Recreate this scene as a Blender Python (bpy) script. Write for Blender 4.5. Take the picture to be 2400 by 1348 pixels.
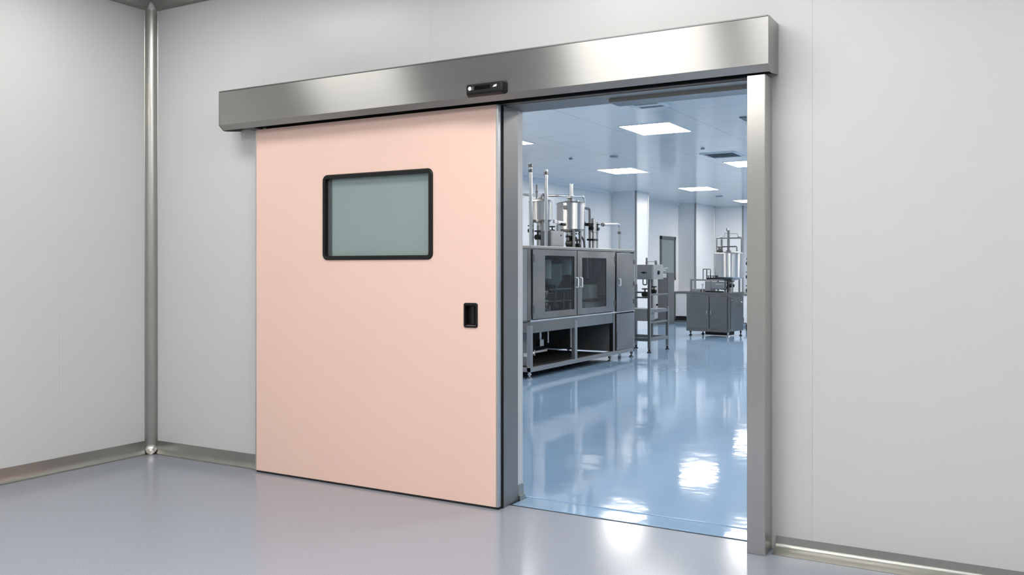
import bpy, bmesh, math
from mathutils import Vector, Matrix
from math import radians as R, sin, cos, pi

for o in list(bpy.data.objects):
    bpy.data.objects.remove(o, do_unlink=True)
SC = bpy.context.scene
COL = SC.collection

# ------------------------------------------------------------------ camera, world, exposure
cam_data = bpy.data.cameras.new('camera')
cam_data.sensor_width = 36.0
cam_data.lens = 2105.0 / 2400.0 * 36.0
cam_data.shift_y = -46.0 / 2400.0
cam_data.clip_start = 0.05
cam_data.clip_end = 100
camera = bpy.data.objects.new('camera', cam_data)
camera.location = (0, 0, 1.25)
camera.rotation_euler = (R(90), 0, R(30.1))
COL.objects.link(camera)
SC.camera = camera

world = bpy.data.worlds.new('world')
world.use_nodes = True
world.node_tree.nodes['Background'].inputs['Color'].default_value = (0.8, 0.85, 0.9, 1)
world.node_tree.nodes['Background'].inputs['Strength'].default_value = 0.15
SC.world = world

SC.view_settings.view_transform = 'Standard'
SC.view_settings.look = 'None'
SC.view_settings.gamma = 1.0
SC.view_settings.exposure = 0.0
SC.view_settings.use_curve_mapping = False
SC.cycles.use_denoising = True
SC.cycles.max_bounces = 12
SC.cycles.diffuse_bounces = 6
SC.cycles.glossy_bounces = 6
SC.cycles.transmission_bounces = 8
SC.cycles.transparent_max_bounces = 12
SC.cycles.sample_clamp_indirect = 6.0
SC.cycles.caustics_reflective = False
SC.cycles.caustics_refractive = False

LIGHT_NEAR = 14.7      # emission of the panels in the front room
LIGHT_FAR = 34.0       # emission of the panels in the production room
# front room: (x, y, width, length) of the ceiling panels that light it
NEAR_LIGHTS = [(-4.2, 2.98, 0.86, 0.43), (-2.05, 2.9, 0.9, 0.5), (-1.05, 2.9, 0.66, 0.5), (1.3, 2.9, 1.2, 0.5),
               (-2.9, 0.7, 1.2, 1.1), (-0.9, 0.6, 1.2, 0.6), (1.4, 0.6, 1.2, 0.6),
               (-2.9, -1.7, 1.2, 1.1), (1.0, -1.9, 1.2, 0.6)]
FAR_X = (-5.66, -3.63, -1.6, 0.43)
FAR_Y = (9.45, 13.3, 17.05, 20.75)
ZN, ZF = 3.05, 2.8     # ceiling heights
W = 4.04               # front face of the doorway wall
WB = 4.23              # back face of the doorway wall
XL = -5.16             # left wall of the front room

# ------------------------------------------------------------------ materials
def mat(name):
    m = bpy.data.materials.new(name)
    m.use_nodes = True
    nt = m.node_tree
    return m, nt, nt.nodes['Principled BSDF']

def plain(name, col, rough=0.4, metal=0.0, spec=0.5, vary=0.0, vscale=8.0, coat=0.0):
    m, nt, b = mat(name)
    b.inputs['Base Color'].default_value = (*col, 1)
    b.inputs['Roughness'].default_value = rough
    b.inputs['Metallic'].default_value = metal
    b.inputs['Specular IOR Level'].default_value = spec
    b.inputs['Coat Weight'].default_value = coat
    b.inputs['Coat Roughness'].default_value = 0.1
    if vary:
        tc = nt.nodes.new('ShaderNodeTexCoord')
        nz = nt.nodes.new('ShaderNodeTexNoise')
        nz.inputs['Scale'].default_value = vscale
        mx = nt.nodes.new('ShaderNodeMix'); mx.data_type = 'RGBA'
        mx.inputs['A'].default_value = (*[c * (1 - vary) for c in col], 1)
        mx.inputs['B'].default_value = (*[min(1, c * (1 + vary)) for c in col], 1)
        nt.links.new(tc.outputs['Object'], nz.inputs['Vector'])
        nt.links.new(nz.outputs['Fac'], mx.inputs['Factor'])
        nt.links.new(mx.outputs['Result'], b.inputs['Base Color'])
    return m

def steel(name, col, rough, tangent=None, aniso=0.0, brush=(6, 6, 6), amount=0.06, warp=0.0):
    """brushed steel: the rough direction lies across the brush lines (tangent)"""
    m, nt, b = mat(name)
    b.inputs['Metallic'].default_value = 1.0
    tc = nt.nodes.new('ShaderNodeTexCoord')
    mp = nt.nodes.new('ShaderNodeMapping')
    mp.inputs['Scale'].default_value = brush
    nz = nt.nodes.new('ShaderNodeTexNoise')
    nz.inputs['Scale'].default_value = 1.0
    nz.inputs['Detail'].default_value = 3.0
    nt.links.new(tc.outputs['Object'], mp.inputs['Vector'])
    nt.links.new(mp.outputs['Vector'], nz.inputs['Vector'])
    mr = nt.nodes.new('ShaderNodeMapRange')
    mr.inputs['To Min'].default_value = rough - amount
    mr.inputs['To Max'].default_value = rough + amount
    nt.links.new(nz.outputs['Fac'], mr.inputs['Value'])
    nt.links.new(mr.outputs['Result'], b.inputs['Roughness'])
    mx = nt.nodes.new('ShaderNodeMix'); mx.data_type = 'RGBA'
    mx.inputs['A'].default_value = (*[c * 0.93 for c in col], 1)
    mx.inputs['B'].default_value = (*[min(1, c * 1.05) for c in col], 1)
    nt.links.new(nz.outputs['Fac'], mx.inputs['Factor'])
    nt.links.new(mx.outputs['Result'], b.inputs['Base Color'])
    if warp:                                   # thin sheet metal is never quite flat
        wz = nt.nodes.new('ShaderNodeTexNoise')
        wz.inputs['Scale'].default_value = 1.3
        wz.inputs['Detail'].default_value = 0.5
        bp = nt.nodes.new('ShaderNodeBump')
        bp.inputs['Strength'].default_value = 1.0
        bp.inputs['Distance'].default_value = warp
        nt.links.new(tc.outputs['Object'], wz.inputs['Vector'])
        nt.links.new(wz.outputs['Fac'], bp.inputs['Height'])
        nt.links.new(bp.outputs['Normal'], b.inputs['Normal'])
    if tangent:
        b.inputs['Anisotropic'].default_value = aniso
        cx = nt.nodes.new('ShaderNodeCombineXYZ')
        for i, k in enumerate('XYZ'):
            cx.inputs[k].default_value = tangent[i]
        nt.links.new(cx.outputs['Vector'], b.inputs['Tangent'])
    return m

def speckled_floor(name, col_a, col_b, rough, scale, wave=0.0, coat=0.0, spec=0.5):
    m, nt, b = mat(name)
    tc = nt.nodes.new('ShaderNodeTexCoord')
    nz = nt.nodes.new('ShaderNodeTexNoise')
    nz.inputs['Scale'].default_value = scale
    nz.inputs['Detail'].default_value = 2.0
    rp = nt.nodes.new('ShaderNodeValToRGB')
    rp.color_ramp.elements[0].position = 0.36
    rp.color_ramp.elements[1].position = 0.64
    rp.color_ramp.elements[0].color = (*col_a, 1)
    rp.color_ramp.elements[1].color = (*col_b, 1)
    nt.links.new(tc.outputs['Object'], nz.inputs['Vector'])
    nt.links.new(nz.outputs['Fac'], rp.inputs['Fac'])
    nt.links.new(rp.outputs['Color'], b.inputs['Base Color'])
    b.inputs['Roughness'].default_value = rough
    b.inputs['Specular IOR Level'].default_value = spec
    b.inputs['Coat Weight'].default_value = coat
    b.inputs['Coat Roughness'].default_value = 0.03
    if wave:
        n2 = nt.nodes.new('ShaderNodeTexNoise')
        n2.inputs['Scale'].default_value = 5.0
        n2.inputs['Detail'].default_value = 2.0
        bp = nt.nodes.new('ShaderNodeBump')
        bp.inputs['Strength'].default_value = wave
        bp.inputs['Distance'].default_value = 0.02
        nt.links.new(tc.outputs['Object'], n2.inputs['Vector'])
        nt.links.new(n2.outputs['Fac'], bp.inputs['Height'])
        nt.links.new(bp.outputs['Normal'], b.inputs['Normal'])
        nt.links.new(bp.outputs['Normal'], b.inputs['Coat Normal'])
    return m

def panel_ceiling(name, col, px, py, rough):
    """metal ceiling panels with fine joints in a px by py grid"""
    m, nt, b = mat(name)
    tc = nt.nodes.new('ShaderNodeTexCoord')
    sp = nt.nodes.new('ShaderNodeSeparateXYZ')
    nt.links.new(tc.outputs['Object'], sp.inputs['Vector'])
    outs = []
    for k, p in (('X', px), ('Y', py)):
        a = nt.nodes.new('ShaderNodeMath'); a.operation = 'PINGPONG'
        a.inputs[1].default_value = p / 2
        c = nt.nodes.new('ShaderNodeMath'); c.operation = 'LESS_THAN'
        c.inputs[1].default_value = 0.006
        nt.links.new(sp.outputs[k], a.inputs[0]); nt.links.new(a.outputs[0], c.inputs[0])
        outs.append(c)
    mxm = nt.nodes.new('ShaderNodeMath'); mxm.operation = 'MAXIMUM'
    nt.links.new(outs[0].outputs[0], mxm.inputs[0]); nt.links.new(outs[1].outputs[0], mxm.inputs[1])
    mx = nt.nodes.new('ShaderNodeMix'); mx.data_type = 'RGBA'
    mx.inputs['A'].default_value = (*col, 1)
    mx.inputs['B'].default_value = (*[c * 0.72 for c in col], 1)
    nt.links.new(mxm.outputs[0], mx.inputs['Factor'])
    nt.links.new(mx.outputs['Result'], b.inputs['Base Color'])
    b.inputs['Roughness'].default_value = rough
    return m

def emit(name, col, s):
    m, nt, b = mat(name)
    b.inputs['Base Color'].default_value = (0.9, 0.9, 0.9, 1)
    b.inputs['Emission Color'].default_value = (*col, 1)
    b.inputs['Emission Strength'].default_value = s
    return m

def glass(name, tint, refl=0.12):
    m = bpy.data.materials.new(name); m.use_nodes = True
    nt = m.node_tree
    nt.nodes.remove(nt.nodes['Principled BSDF'])
    out = nt.nodes['Material Output']
    tr = nt.nodes.new('ShaderNodeBsdfTransparent'); tr.inputs['Color'].default_value = (*tint, 1)
    gl = nt.nodes.new('ShaderNodeBsdfGlossy'); gl.inputs['Roughness'].default_value = 0.04
    fr = nt.nodes.new('ShaderNodeFresnel'); fr.inputs['IOR'].default_value = 1.5
    mx = nt.nodes.new('ShaderNodeMixShader')
    geo = nt.nodes.new('ShaderNodeNewGeometry')       # reflect once, at the outer face of the pane
    inv = nt.nodes.new('ShaderNodeMath'); inv.operation = 'SUBTRACT'; inv.inputs[0].default_value = 1.0
    mul = nt.nodes.new('ShaderNodeMath'); mul.operation = 'MULTIPLY'
    nt.links.new(geo.outputs['Backfacing'], inv.inputs[1])
    nt.links.new(fr.outputs['Fac'], mul.inputs[0]); nt.links.new(inv.outputs[0], mul.inputs[1])
    nt.links.new(mul.outputs[0], mx.inputs['Fac'])
    nt.links.new(tr.outputs['BSDF'], mx.inputs[1]); nt.links.new(gl.outputs['BSDF'], mx.inputs[2])
    nt.links.new(mx.outputs['Shader'], out.inputs['Surface'])
    return m

M = {}
M['wall'] = plain('white_wall_panel', (0.625, 0.63, 0.622), 0.30, spec=0.4, vary=0.012, vscale=1.5)
M['seam'] = plain('panel_joint', (0.45, 0.45, 0.45), 0.6)
M['wall_far'] = plain('cool_white_wall_panel', (0.70, 0.715, 0.73), 0.25, spec=0.5, vary=0.012, vscale=1.2)
M['ceil'] = plain('white_ceiling', (0.7, 0.7, 0.7), 0.4)
M['ceil_far'] = panel_ceiling('glossy_ceiling_panels', (0.78, 0.775, 0.77), 1.015, 0.94, 0.16)
M['floor'] = speckled_floor('grey_blue_speckled_floor', (0.25, 0.27, 0.322), (0.33, 0.35, 0.405), 0.165, 230, wave=0.012, spec=0.65)
M['floor_far'] = speckled_floor('glossy_blue_resin_floor', (0.25, 0.385, 0.55), (0.265, 0.40, 0.57), 0.065, 4, wave=0.075)
M['pink'] = plain('salmon_pink_panel', (0.865, 0.61, 0.505), 0.42, spec=0.35, vary=0.012, vscale=2.0)
M['header'] = steel('brushed_header_steel', (0.41, 0.405, 0.385), 0.34, (0, 0, 1), 0.98, (1.2, 60, 120), 0.03)
M['post'] = steel('brushed_post_steel', (0.56, 0.55, 0.52), 0.30, (1, 0, 0), 0.75, (240, 240, 1.5), 0.04)
M['jamb'] = steel('brushed_jamb_steel', (0.36, 0.345, 0.325), 0.46, (0, 1, 0), 0.5, (240, 240, 1.5), 0.04)
M['cove'] = steel('satin_cove_steel', (0.42, 0.415, 0.385), 0.32)
M['alu'] = steel('satin_aluminium', (0.62, 0.63, 0.62), 0.38)
M['machine'] = steel('brushed_machine_steel', (0.225, 0.22, 0.212), 0.30, (0, 0, 1), 0.7, (200, 3, 200), 0.05, warp=0.09)
M['machine2'] = steel('satin_machine_steel', (0.28, 0.285, 0.285), 0.38, None, 0, (4, 4, 60), 0.05)
M['cabinet'] = steel('dark_satin_cabinet_steel', (0.19, 0.19, 0.185), 0.28, (0, 0, 1), 0.7, (2, 2, 2), 0.03, warp=0.07)
M['base_steel'] = steel('satin_base_frame_steel', (0.36, 0.355, 0.345), 0.36, None, 0, (4, 4, 60), 0.05)
M['tank'] = steel('polished_tank_steel', (0.56, 0.55, 0.535), 0.30, (0, 0, 1), 0.97, (60, 60, 4), 0.03)
M['pipe'] = steel('polished_pipe_steel', (0.66, 0.66, 0.65), 0.20)
M['darksteel'] = steel('dark_grey_steel', (0.20, 0.20, 0.20), 0.4)
M['black'] = plain('black_plastic', (0.008, 0.0085, 0.008), 0.42, spec=0.3)
M['rubber'] = plain('black_rubber', (0.006, 0.006, 0.006), 0.7)
M['gloss_black'] = plain('gloss_black_lens', (0.003, 0.003, 0.003), 0.12, spec=0.2)
M['darkgap'] = plain('dark_recess', (0.01, 0.01, 0.01), 0.8)
M['inside'] = plain('dark_machine_interior', (0.34, 0.36, 0.36), 0.45, metal=0.0)
M['inside_light'] = plain('grey_machine_interior', (0.62, 0.66, 0.66), 0.4, metal=0.0)
M['grey_paint'] = plain('light_grey_paint', (0.25, 0.255, 0.26), 0.5, spec=0.3)
M['white_paint'] = plain('white_paint', (0.72, 0.73, 0.73), 0.35)
M['dark_reflection_trim'] = plain('corner_trim_dark_reflection', (0.22, 0.225, 0.235), 0.45)  # same corner trims, with their dark reflection put into the colour
M['dark_paint'] = plain('dark_grey_paint', (0.10, 0.105, 0.105), 0.45)
M['pane'] = plain('grey_green_glass', (0.26, 0.33, 0.32), 0.12, spec=0.6)
M['pane_far'] = plain('grey_green_far_glass', (0.20, 0.25, 0.25), 0.15, spec=0.5)
M['tint'] = glass('tinted_door_glass', (0.66, 0.70, 0.70))
M['spot'] = plain('silver_sensor_spot', (0.75, 0.76, 0.76), 0.25)
M['lamp_near'] = emit('warm_white_light_diffuser', (1.0, 0.985, 0.955), LIGHT_NEAR)
M['lamp_far'] = emit('cool_white_light_diffuser', (1.0, 0.95, 0.885), LIGHT_FAR)
M['lamp_frame'] = plain('white_light_frame', (0.8, 0.8, 0.8), 0.4)
M['vent'] = plain('grey_vent', (0.36, 0.38, 0.40), 0.5)

# ------------------------------------------------------------------ mesh building
class MB:
    def __init__(self):
        self.bm = bmesh.new()

    def box(self, x0, x1, y0, y1, z0, z1, bev=0.0, seg=2):
        t = bmesh.new()
        bmesh.ops.create_cube(t, size=1)
        for v in t.verts:
            v.co = Vector(((x0 + x1) / 2 + v.co.x * (x1 - x0), (y0 + y1) / 2 + v.co.y * (y1 - y0),
                           (z0 + z1) / 2 + v.co.z * (z1 - z0)))
        if bev:
            bmesh.ops.bevel(t, geom=t.edges[:], offset=bev, segments=seg, affect='EDGES', profile=0.5)
        self.join(t)
        return self

    def join(self, t):
        me = bpy.data.meshes.new('tmp')
        t.to_mesh(me); t.free()
        self.bm.from_mesh(me)
        bpy.data.meshes.remove(me)

    def sweep(self, pts, r, seg=14, cap=True):
        pts = [Vector(p) for p in pts]
        rings = []
        up = None
        for i, p in enumerate(pts):
            if i == 0: d = pts[1] - p
            elif i == len(pts) - 1: d = p - pts[i - 1]
            else: d = (pts[i + 1] - p).normalized() + (p - pts[i - 1]).normalized()
            d.normalize()
            if up is None:
                up = Vector((0, 0, 1)) if abs(d.z) < 0.9 else Vector((1, 0, 0))
            a = d.cross(up).normalized(); b = a.cross(d).normalized(); up = b
            rad = r[i] if isinstance(r, (list, tuple)) else r
            rings.append([self.bm.verts.new(p + (a * cos(2 * pi * k / seg) + b * sin(2 * pi * k / seg)) * rad) for k in range(seg)])
        for A, B in zip(rings, rings[1:]):
            for k in range(seg):
                self.bm.faces.new((A[k], A[(k + 1) % seg], B[(k + 1) % seg], B[k]))
        if cap:
            self.bm.faces.new(rings[0][::-1]); self.bm.faces.new(rings[-1])
        return self

    def tube(self, p, q, r, seg=14):
        return self.sweep([p, q], r, seg)

    def pipe(self, pts, r, bend=0.06, seg=12):
        pts = [Vector(p) for p in pts]
        out = [pts[0]]
        for a, b, c in zip(pts, pts[1:], pts[2:]):
            u = (a - b).normalized(); w = (c - b).normalized()
            k = min(bend, (a - b).length * 0.45, (c - b).length * 0.45)
            s, e = b + u * k, b + w * k
            for i in range(7):
                t = i / 6
                out.append(s * (1 - t) ** 2 + b * 2 * t * (1 - t) + e * t * t)
        out.append(pts[-1])
        return self.sweep(out, r, seg)

    def lathe(self, prof, c, seg=32, axis='z'):
        rings = []
        for r, z in prof:
            ring = []
            for k in range(seg):
                a = 2 * pi * k / seg
                if axis == 'z': v = Vector((r * cos(a), r * sin(a), z))
                elif axis == 'x': v = Vector((z, r * cos(a), r * sin(a)))
                else: v = Vector((r * sin(a), z, r * cos(a)))
                ring.append(self.bm.verts.new(Vector(c) + v))
            rings.append(ring)
        for A, B in zip(rings, rings[1:]):
            for k in range(seg):
                self.bm.faces.new((A[k], A[(k + 1) % seg], B[(k + 1) % seg], B[k]))
        self.bm.faces.new(rings[0][::-1]); self.bm.faces.new(rings[-1])
        return self

    def cyl(self, c, r, z0, z1, seg=24, axis='z'):
        return self.lathe([(r, z0), (r, z1)], c, seg, axis)

    def prism(self, prof, a0, a1, axis='x'):
        """prof: closed outline; axis x -> (y,z), y -> (x,z), z -> (x,y)"""
        def P(p, a):
            return {'x': (a, p[0], p[1]), 'y': (p[0], a, p[1]), 'z': (p[0], p[1], a)}[axis]
        A = [self.bm.verts.new(P(p, a0)) for p in prof]
        B = [self.bm.verts.new(P(p, a1)) for p in prof]
        n = len(prof)
        for k in range(n):
            self.bm.faces.new((A[k], A[(k + 1) % n], B[(k + 1) % n], B[k]))
        self.bm.faces.new(A[::-1]); self.bm.faces.new(B)
        return self

    def ring(self, x0, x1, z0, z1, rad, w, y0, y1, seg=6, wz=None):
        """rounded rectangular frame in the xz plane, thickness y0..y1, width w"""
        def rr(x0, x1, z0, z1, r):
            out = []
            for cx, cz, s in ((x1 - r, z1 - r, 0), (x0 + r, z1 - r, 90), (x0 + r, z0 + r, 180), (x1 - r, z0 + r, 270)):
                for i in range(seg + 1):
                    a = R(s + 90 * i / seg)
                    out.append((cx + r * cos(a), cz + r * sin(a)))
            return out
        wz = w if wz is None else wz
        O = rr(x0, x1, z0, z1, rad); I = rr(x0 + w, x1 - w, z0 + wz, z1 - wz, max(rad - w, 0.004))
        b = self.bm.verts
        bev = min(w, wz) * 0.25
        O2 = rr(x0 + bev, x1 - bev, z0 + bev, z1 - bev, max(rad - bev, 0.003))
        L = [[b.new((p[0], y, p[1])) for p in ps] for ps, y in ((O, y1), (O, y0 + bev), (O2, y0), (I, y0), (I, y1))]
        n = len(O)
        for A, B in zip(L, L[1:] + L[:1]):
            for k in range(n):
                self.bm.faces.new((A[k], A[(k + 1) % n], B[(k + 1) % n], B[k]))
        return self

    def build(self, name, material, parent=None, angle=35, matrix=None):
        bm = self.bm
        if matrix is not None:
            bmesh.ops.transform(bm, matrix=matrix, verts=bm.verts[:])
        bmesh.ops.recalc_face_normals(bm, faces=bm.faces[:])
        for f in bm.faces: f.smooth = True
        for e in bm.edges:
            if len(e.link_faces) == 2:
                e.smooth = e.calc_face_angle(0) < R(angle)
            else:
                e.smooth = False
        me = bpy.data.meshes.new(name)
        bm.to_mesh(me); bm.free()
        me.materials.append(M[material])
        o = bpy.data.objects.new(name, me)
        COL.objects.link(o)
        wn = o.modifiers.new('weighted_normals', 'WEIGHTED_NORMAL')
        wn.keep_sharp = True
        if parent is not None: o.parent = parent
        return o

def thing(name, label, cat, loc=(0, 0, 0), rz=0.0, group=None):
    o = bpy.data.objects.new(name, None)
    o.empty_display_size = 0.1
    COL.objects.link(o)
    o.location = loc; o.rotation_euler = (0, 0, rz)
    return tag(o, label, cat, group)

def tag(o, label, cat, group=None):
    o['label'] = label; o['category'] = cat; o['kind'] = 'thing'
    if group: o['group'] = group
    return o

def struct(o, label=None):
    o['kind'] = 'structure'
    if label: o['label'] = label
    return o

def copy_tree(o, parent=None):
    c = o.copy(); COL.objects.link(c)
    if parent is not None: c.parent = parent
    for ch in [x for x in bpy.data.objects if x.parent == o]:
        copy_tree(ch, c)
    return c

# ------------------------------------------------------------------ the setting: front room
DX0, DX1 = -2.385, -1.03       # clear doorway (left jamb, hidden back of right post)
XR, YB = 3.2, -3.6
struct(MB().box(XL - .2, XR, YB, WB - 0.14, -0.1, 0).build('floor', 'floor'), 'grey-blue speckled floor of the front room')
struct(MB().box(-7.6, 3.4, WB + 0.045, 25, -0.1, 0).build('floor_far', 'floor_far'), 'glossy blue resin floor of the production room')
struct(MB().box(XL - .2, XR, YB, W + .1, ZN, ZN + .1).build('ceiling', 'ceil'), 'white ceiling of the front room')

def wall_panels(mb, a, b, edges, fixed0, fixed1, z0, z1, axis='x', gap=0.0002):
    cuts = [a] + [e for e in sorted(edges) if a < e < b] + [b]
    for i, (p, q) in enumerate(zip(cuts, cuts[1:])):
        p2 = p + (gap if i else 0); q2 = q - (gap if i < len(cuts) - 2 else 0)
        if axis == 'x': mb.box(p2, q2, fixed0, fixed1, z0, z1, 0.0005, 1)
        else: mb.box(fixed0, fixed1, p2, q2, z0, z1, 0.0005, 1)

SEAMS = [-4.12, -2.86, -0.83, 0.37, 1.57, 2.77]
w = MB()
wall_panels(w, XL - .15, DX0, SEAMS, W, WB, 0, 2.10)
wall_panels(w, DX1, XR, SEAMS, W, WB, 0, 2.10)
wall_panels(w, XL - .15, XR, SEAMS, W, WB, 2.10, ZN + .05)
w.box(-7.6, XL - .15, W + .02, WB, 0, ZN + .05)
struct(w.build('wall_front', 'wall'), 'white panelled wall around the doorway')
w = MB()
wall_panels(w, YB, W, [3.37, 2.17, 0.97, -0.23, -1.43, -2.63], XL - .12, XL, 0, ZN + .05, 'y')
struct(w.build('wall_left', 'wall'), 'white panelled wall on the left')
struct(MB().box(XR, XR + .1, YB, W, 0, ZN).build('wall_right', 'wall'))
struct(MB().box(XL - .2, XR + .1, YB - .1, YB, 0, ZN).build('wall_back', 'wall'))

# steel coves: corner, ceiling, and skirtings
def cove_prof(r, off=0.0, n=10):
    """concave quarter cove in a corner at (0,0), the room towards +,+"""
    pts = [(r - r * sin(R(90 * i / n)) + off, r - r * cos(R(90 * i / n)) + off) for i in range(n + 1)]
    return pts

rc = 0.056
prof = [(XL + a, W - b) for a, b in cove_prof(rc, 0.002)]
prof = [(XL, W - rc - .006), (XL + .002, W - rc - .006)] + prof[::-1] + [(XL + rc + .006, W - .002), (XL + rc + .006, W), (XL, W)]
# order the outline around the corner
pp = [(XL + a, W - b) for a, b in cove_prof(rc, 0.002)]
outline = [(XL, W)] + [(XL + rc + .004, W)] + pp + [(XL, W - rc - .004)]
struct(MB().prism(outline, 0.03, ZN - .02, 'z').build('trim_1', 'cove'), 'rounded steel cove in the wall corner')

zc = 2.982
hc = ZN - zc
def ceil_prof(y_wall, s):
    pts = [(y_wall + s * a, ZN - b) for a, b in cove_prof(hc, 0.002)]
    return [(y_wall, ZN), (y_wall + s * (hc + .004), ZN)] + pts + [(y_wall, zc - .002)]
struct(MB().prism(ceil_prof(W, -1), XL, XR, 'x').build('trim_2', 'cove'), 'steel cove between doorway wall and ceiling')
struct(MB().prism(ceil_prof(XL, 1), YB, W, 'y').build('trim_3', 'cove'), 'steel cove between left wall and ceiling')
# little rounded corner pieces where the coves meet
def corner_piece(z, s):
    m = MB()
    n = 8; r = 0.062
    c = Vector((XL + r, W - r, z))
    rows = []
    for i in range(n + 1):
        a = R(90 * i / n)
        row = []
        for j in range(n + 1):
            b = R(90 * j / n)
            row.append(m.bm.verts.new(c + Vector((-cos(a) * cos(b), cos(a) * sin(b), -s * sin(a) + s * 1)) * r))
        rows.append(row)
    for i in range(n):
        for j in range(n):
            vs = [rows[i][j], rows[i][j + 1], rows[i + 1][j + 1], rows[i + 1][j]]
            m.bm.faces.new(vs)
    bmesh.ops.remove_doubles(m.bm, verts=m.bm.verts[:], dist=1e-5)
    return m
struct(corner_piece(0.0, 1).build('trim_4', 'cove'), 'rounded steel corner piece at the floor')
struct(corner_piece(ZN, -1).build('trim_5', 'cove'), 'rounded steel corner piece at the ceiling')

def skirt(y_wall, s, h, proud, r):
    """upright steel strip with a concave foot running out onto the floor"""
    n = 8
    pts = [(y_wall, 0), (y_wall, h), (y_wall + s * .004, h)]
    pts += [(y_wall + s * (.006 + (proud - .006) * (1 - cos(R(90 * i / n)))), r * (1 - sin(R(90 * i / n))) + .0015) for i in range(n + 1)]
    pts += [(y_wall + s * proud, 0)]
    return pts
struct(MB().prism(skirt(W, -1, 0.087, 0.030, 0.042), XL + .05, -2.43, 'x').build('baseboard_front', 'cove'), 'steel skirting left of the door')
struct(MB().prism(skirt(XL, 1, 0.088, 0.034, 0.042), YB, W - .05, 'y').build('baseboard_left', 'cove'), 'steel skirting along the left wall')
struct(MB().prism(skirt(W, -1, 0.061, 0.085, 0.030), -0.985, XR, 'x').build('baseboard_right', 'cove'), 'steel skirting right of the doorway')

# ------------------------------------------------------------------ door frame
fr = thing('doorway_surround', 'brushed steel frame lining the open doorway, tall post on its right', 'door frame', (-1.7, W, 0))
def L(x): return x + 1.7
def LY(y): return y - W
m = MB()
m.box(L(-2.46), L(DX0) + .003, LY(4.016), LY(4.115), 0, 2.094, .003)
m.box(L(-2.46), L(DX0) + .001, LY(4.113), LY(4.178), 0, 2.094, .002)
m.build('jamb', 'jamb', fr)
m = MB()
m.box(L(-1.084), L(-1.003), LY(3.92), LY(4.039), 0, 2.094, .0035, 3)
m.box(L(-1.07), L(-1.032), LY(4.03), LY(4.25), 0, 2.094)
m.build('post', 'post', fr)
m = MB()
m.box(L(-2.40), L(-1.03), LY(4.036), LY(4.25), 2.0942, 2.1005, .002)
m.build('lintel', 'jamb', fr)
m = MB()
m.box(L(-1.83), L(-1.08), LY(4.12), LY(4.245), 2.074, 2.0955, .002)
m.build('lintel_cover', 'machine2', fr)
m = MB().box(L(-2.384), L(-2.3815), LY(4.180), LY(4.235), 0.03, 0.088, .001)
m.prism([(LY(4.178) + 0, 0), (LY(4.178), .03), (LY(4.236), .03), (LY(4.236), 0)], L(-2.385), L(-2.372), 'x')
m.build('jamb_skirting', 'cove', fr)
th = MB().box(-2.371, -1.072, 4.094, 4.268, -0.02, 0.004, .0015).box(-2.371, -1.072, 4.262, 4.276, -0.01, .0075, .003)
th = th.build('threshold_strip', 'floor_far')
tag(th, 'flat blue threshold strip across the foot of the open doorway', 'threshold')
struct(MB().box(-2.46, -1.03, 4.085, 4.094, -0.05, 0.0004).build('trim_6', 'darkgap'), 'dark joint in front of the threshold')

# ------------------------------------------------------------------ header with track and sensor
HX0, HX1, HY = -4.319, -0.976, 3.865
hd = thing('door_operator_header', 'long brushed stainless steel header box above the sliding door and doorway', 'door operator', (0, W, 2.1))
hp = [(W - W, .015), (W - W, .232), (HY + .02 - W, .232), (HY + .003 - W, .2255), (HY - W, .2245), (HY - W, .024), (HY + .034 - W, -.004), (HY + .040 - W, -.004),
      (HY + .040 - W, .006), (HY + .008 - W, .030), (HY + .008 - W, .220), (-.004, .224), (-.004, .015)]
MB().prism(hp, HX0 + .002, HX1 - .002, 'x').build('cover', 'header', hd, angle=20)
MB().box(HX0 + .002, HX1 - .002, HY - .0015 - W, HY + .01 - W, .2255, .2325, .001).build('top_edge_shade', 'darksteel', hd)  # dark strip painting the shade of the bevel along the top
for nm, xa, xb in (('end_cap', HX0, HX0 + .003), ('end_cap', HX1 - .003, HX1)):
    MB().prism([(0, .008), (0, .233), (HY + .018 - W, .233), (HY - W - .001, .225), (HY - W - .001, .023), (HY + .034 - W, -.006), (HY + .06 - W, -.006)],
               xa, xb, 'x').build(nm, 'header', hd, angle=20)
m = MB()
m.box(HX0 + .02, HX1 - .02, -.128, -.004, .030, .036)
m.box(HX0 + .25, HX1 - .02, -.115, -.108, .004, .034)
m.box(HX0 + .25, HX1 - .06, -.030, -.012, .004, .034)
m.build('track', 'black', hd)
m = MB().box(HX0 + .12, HX0 + .2, -.09, -.005, .006, .03, .002).box(HX0 + .135, HX0 + .185, -.004, 0, -.03, .02)
m.build('bracket', 'darksteel', hd)

sn = thing('motion_sensor', 'small black motion sensor on the front of the steel header', 'sensor', (-2.385, HY, 2.118))
t = bmesh.new(); bmesh.ops.create_cube(t, size=1)
for v in t.verts:
    top = v.co.z > 0; frontv = v.co.y < 0
    v.co = Vector((v.co.x * .235, -.017 + v.co.y * .034, .032 + v.co.z * .066))
    if frontv:
        v.co.x *= .90
        if not top: v.co.z += .012
        else: v.co.z -= .003
bmesh.ops.bevel(t, geom=t.edges[:], offset=.010, segments=3, affect='EDGES', profile=.6)
m = MB(); m.join(t); m.build('housing', 'black', sn, angle=50)
MB().box(-.055, .04, -.0352, -.03, .030, .052, .002).build('lens', 'gloss_black', sn)
m = MB().cyl((-.083, 0, .040), .010, -.0352, -.03, 16, 'y'); m.build('indicator', 'spot', sn)
m = MB().box(-.076, -.062, -.0353, -.03, .031, .036, .001); m.box(-.068, -.062, -.0353, -.03, .036, .048, .001); m.build('indicator', 'darksteel', sn)
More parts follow.
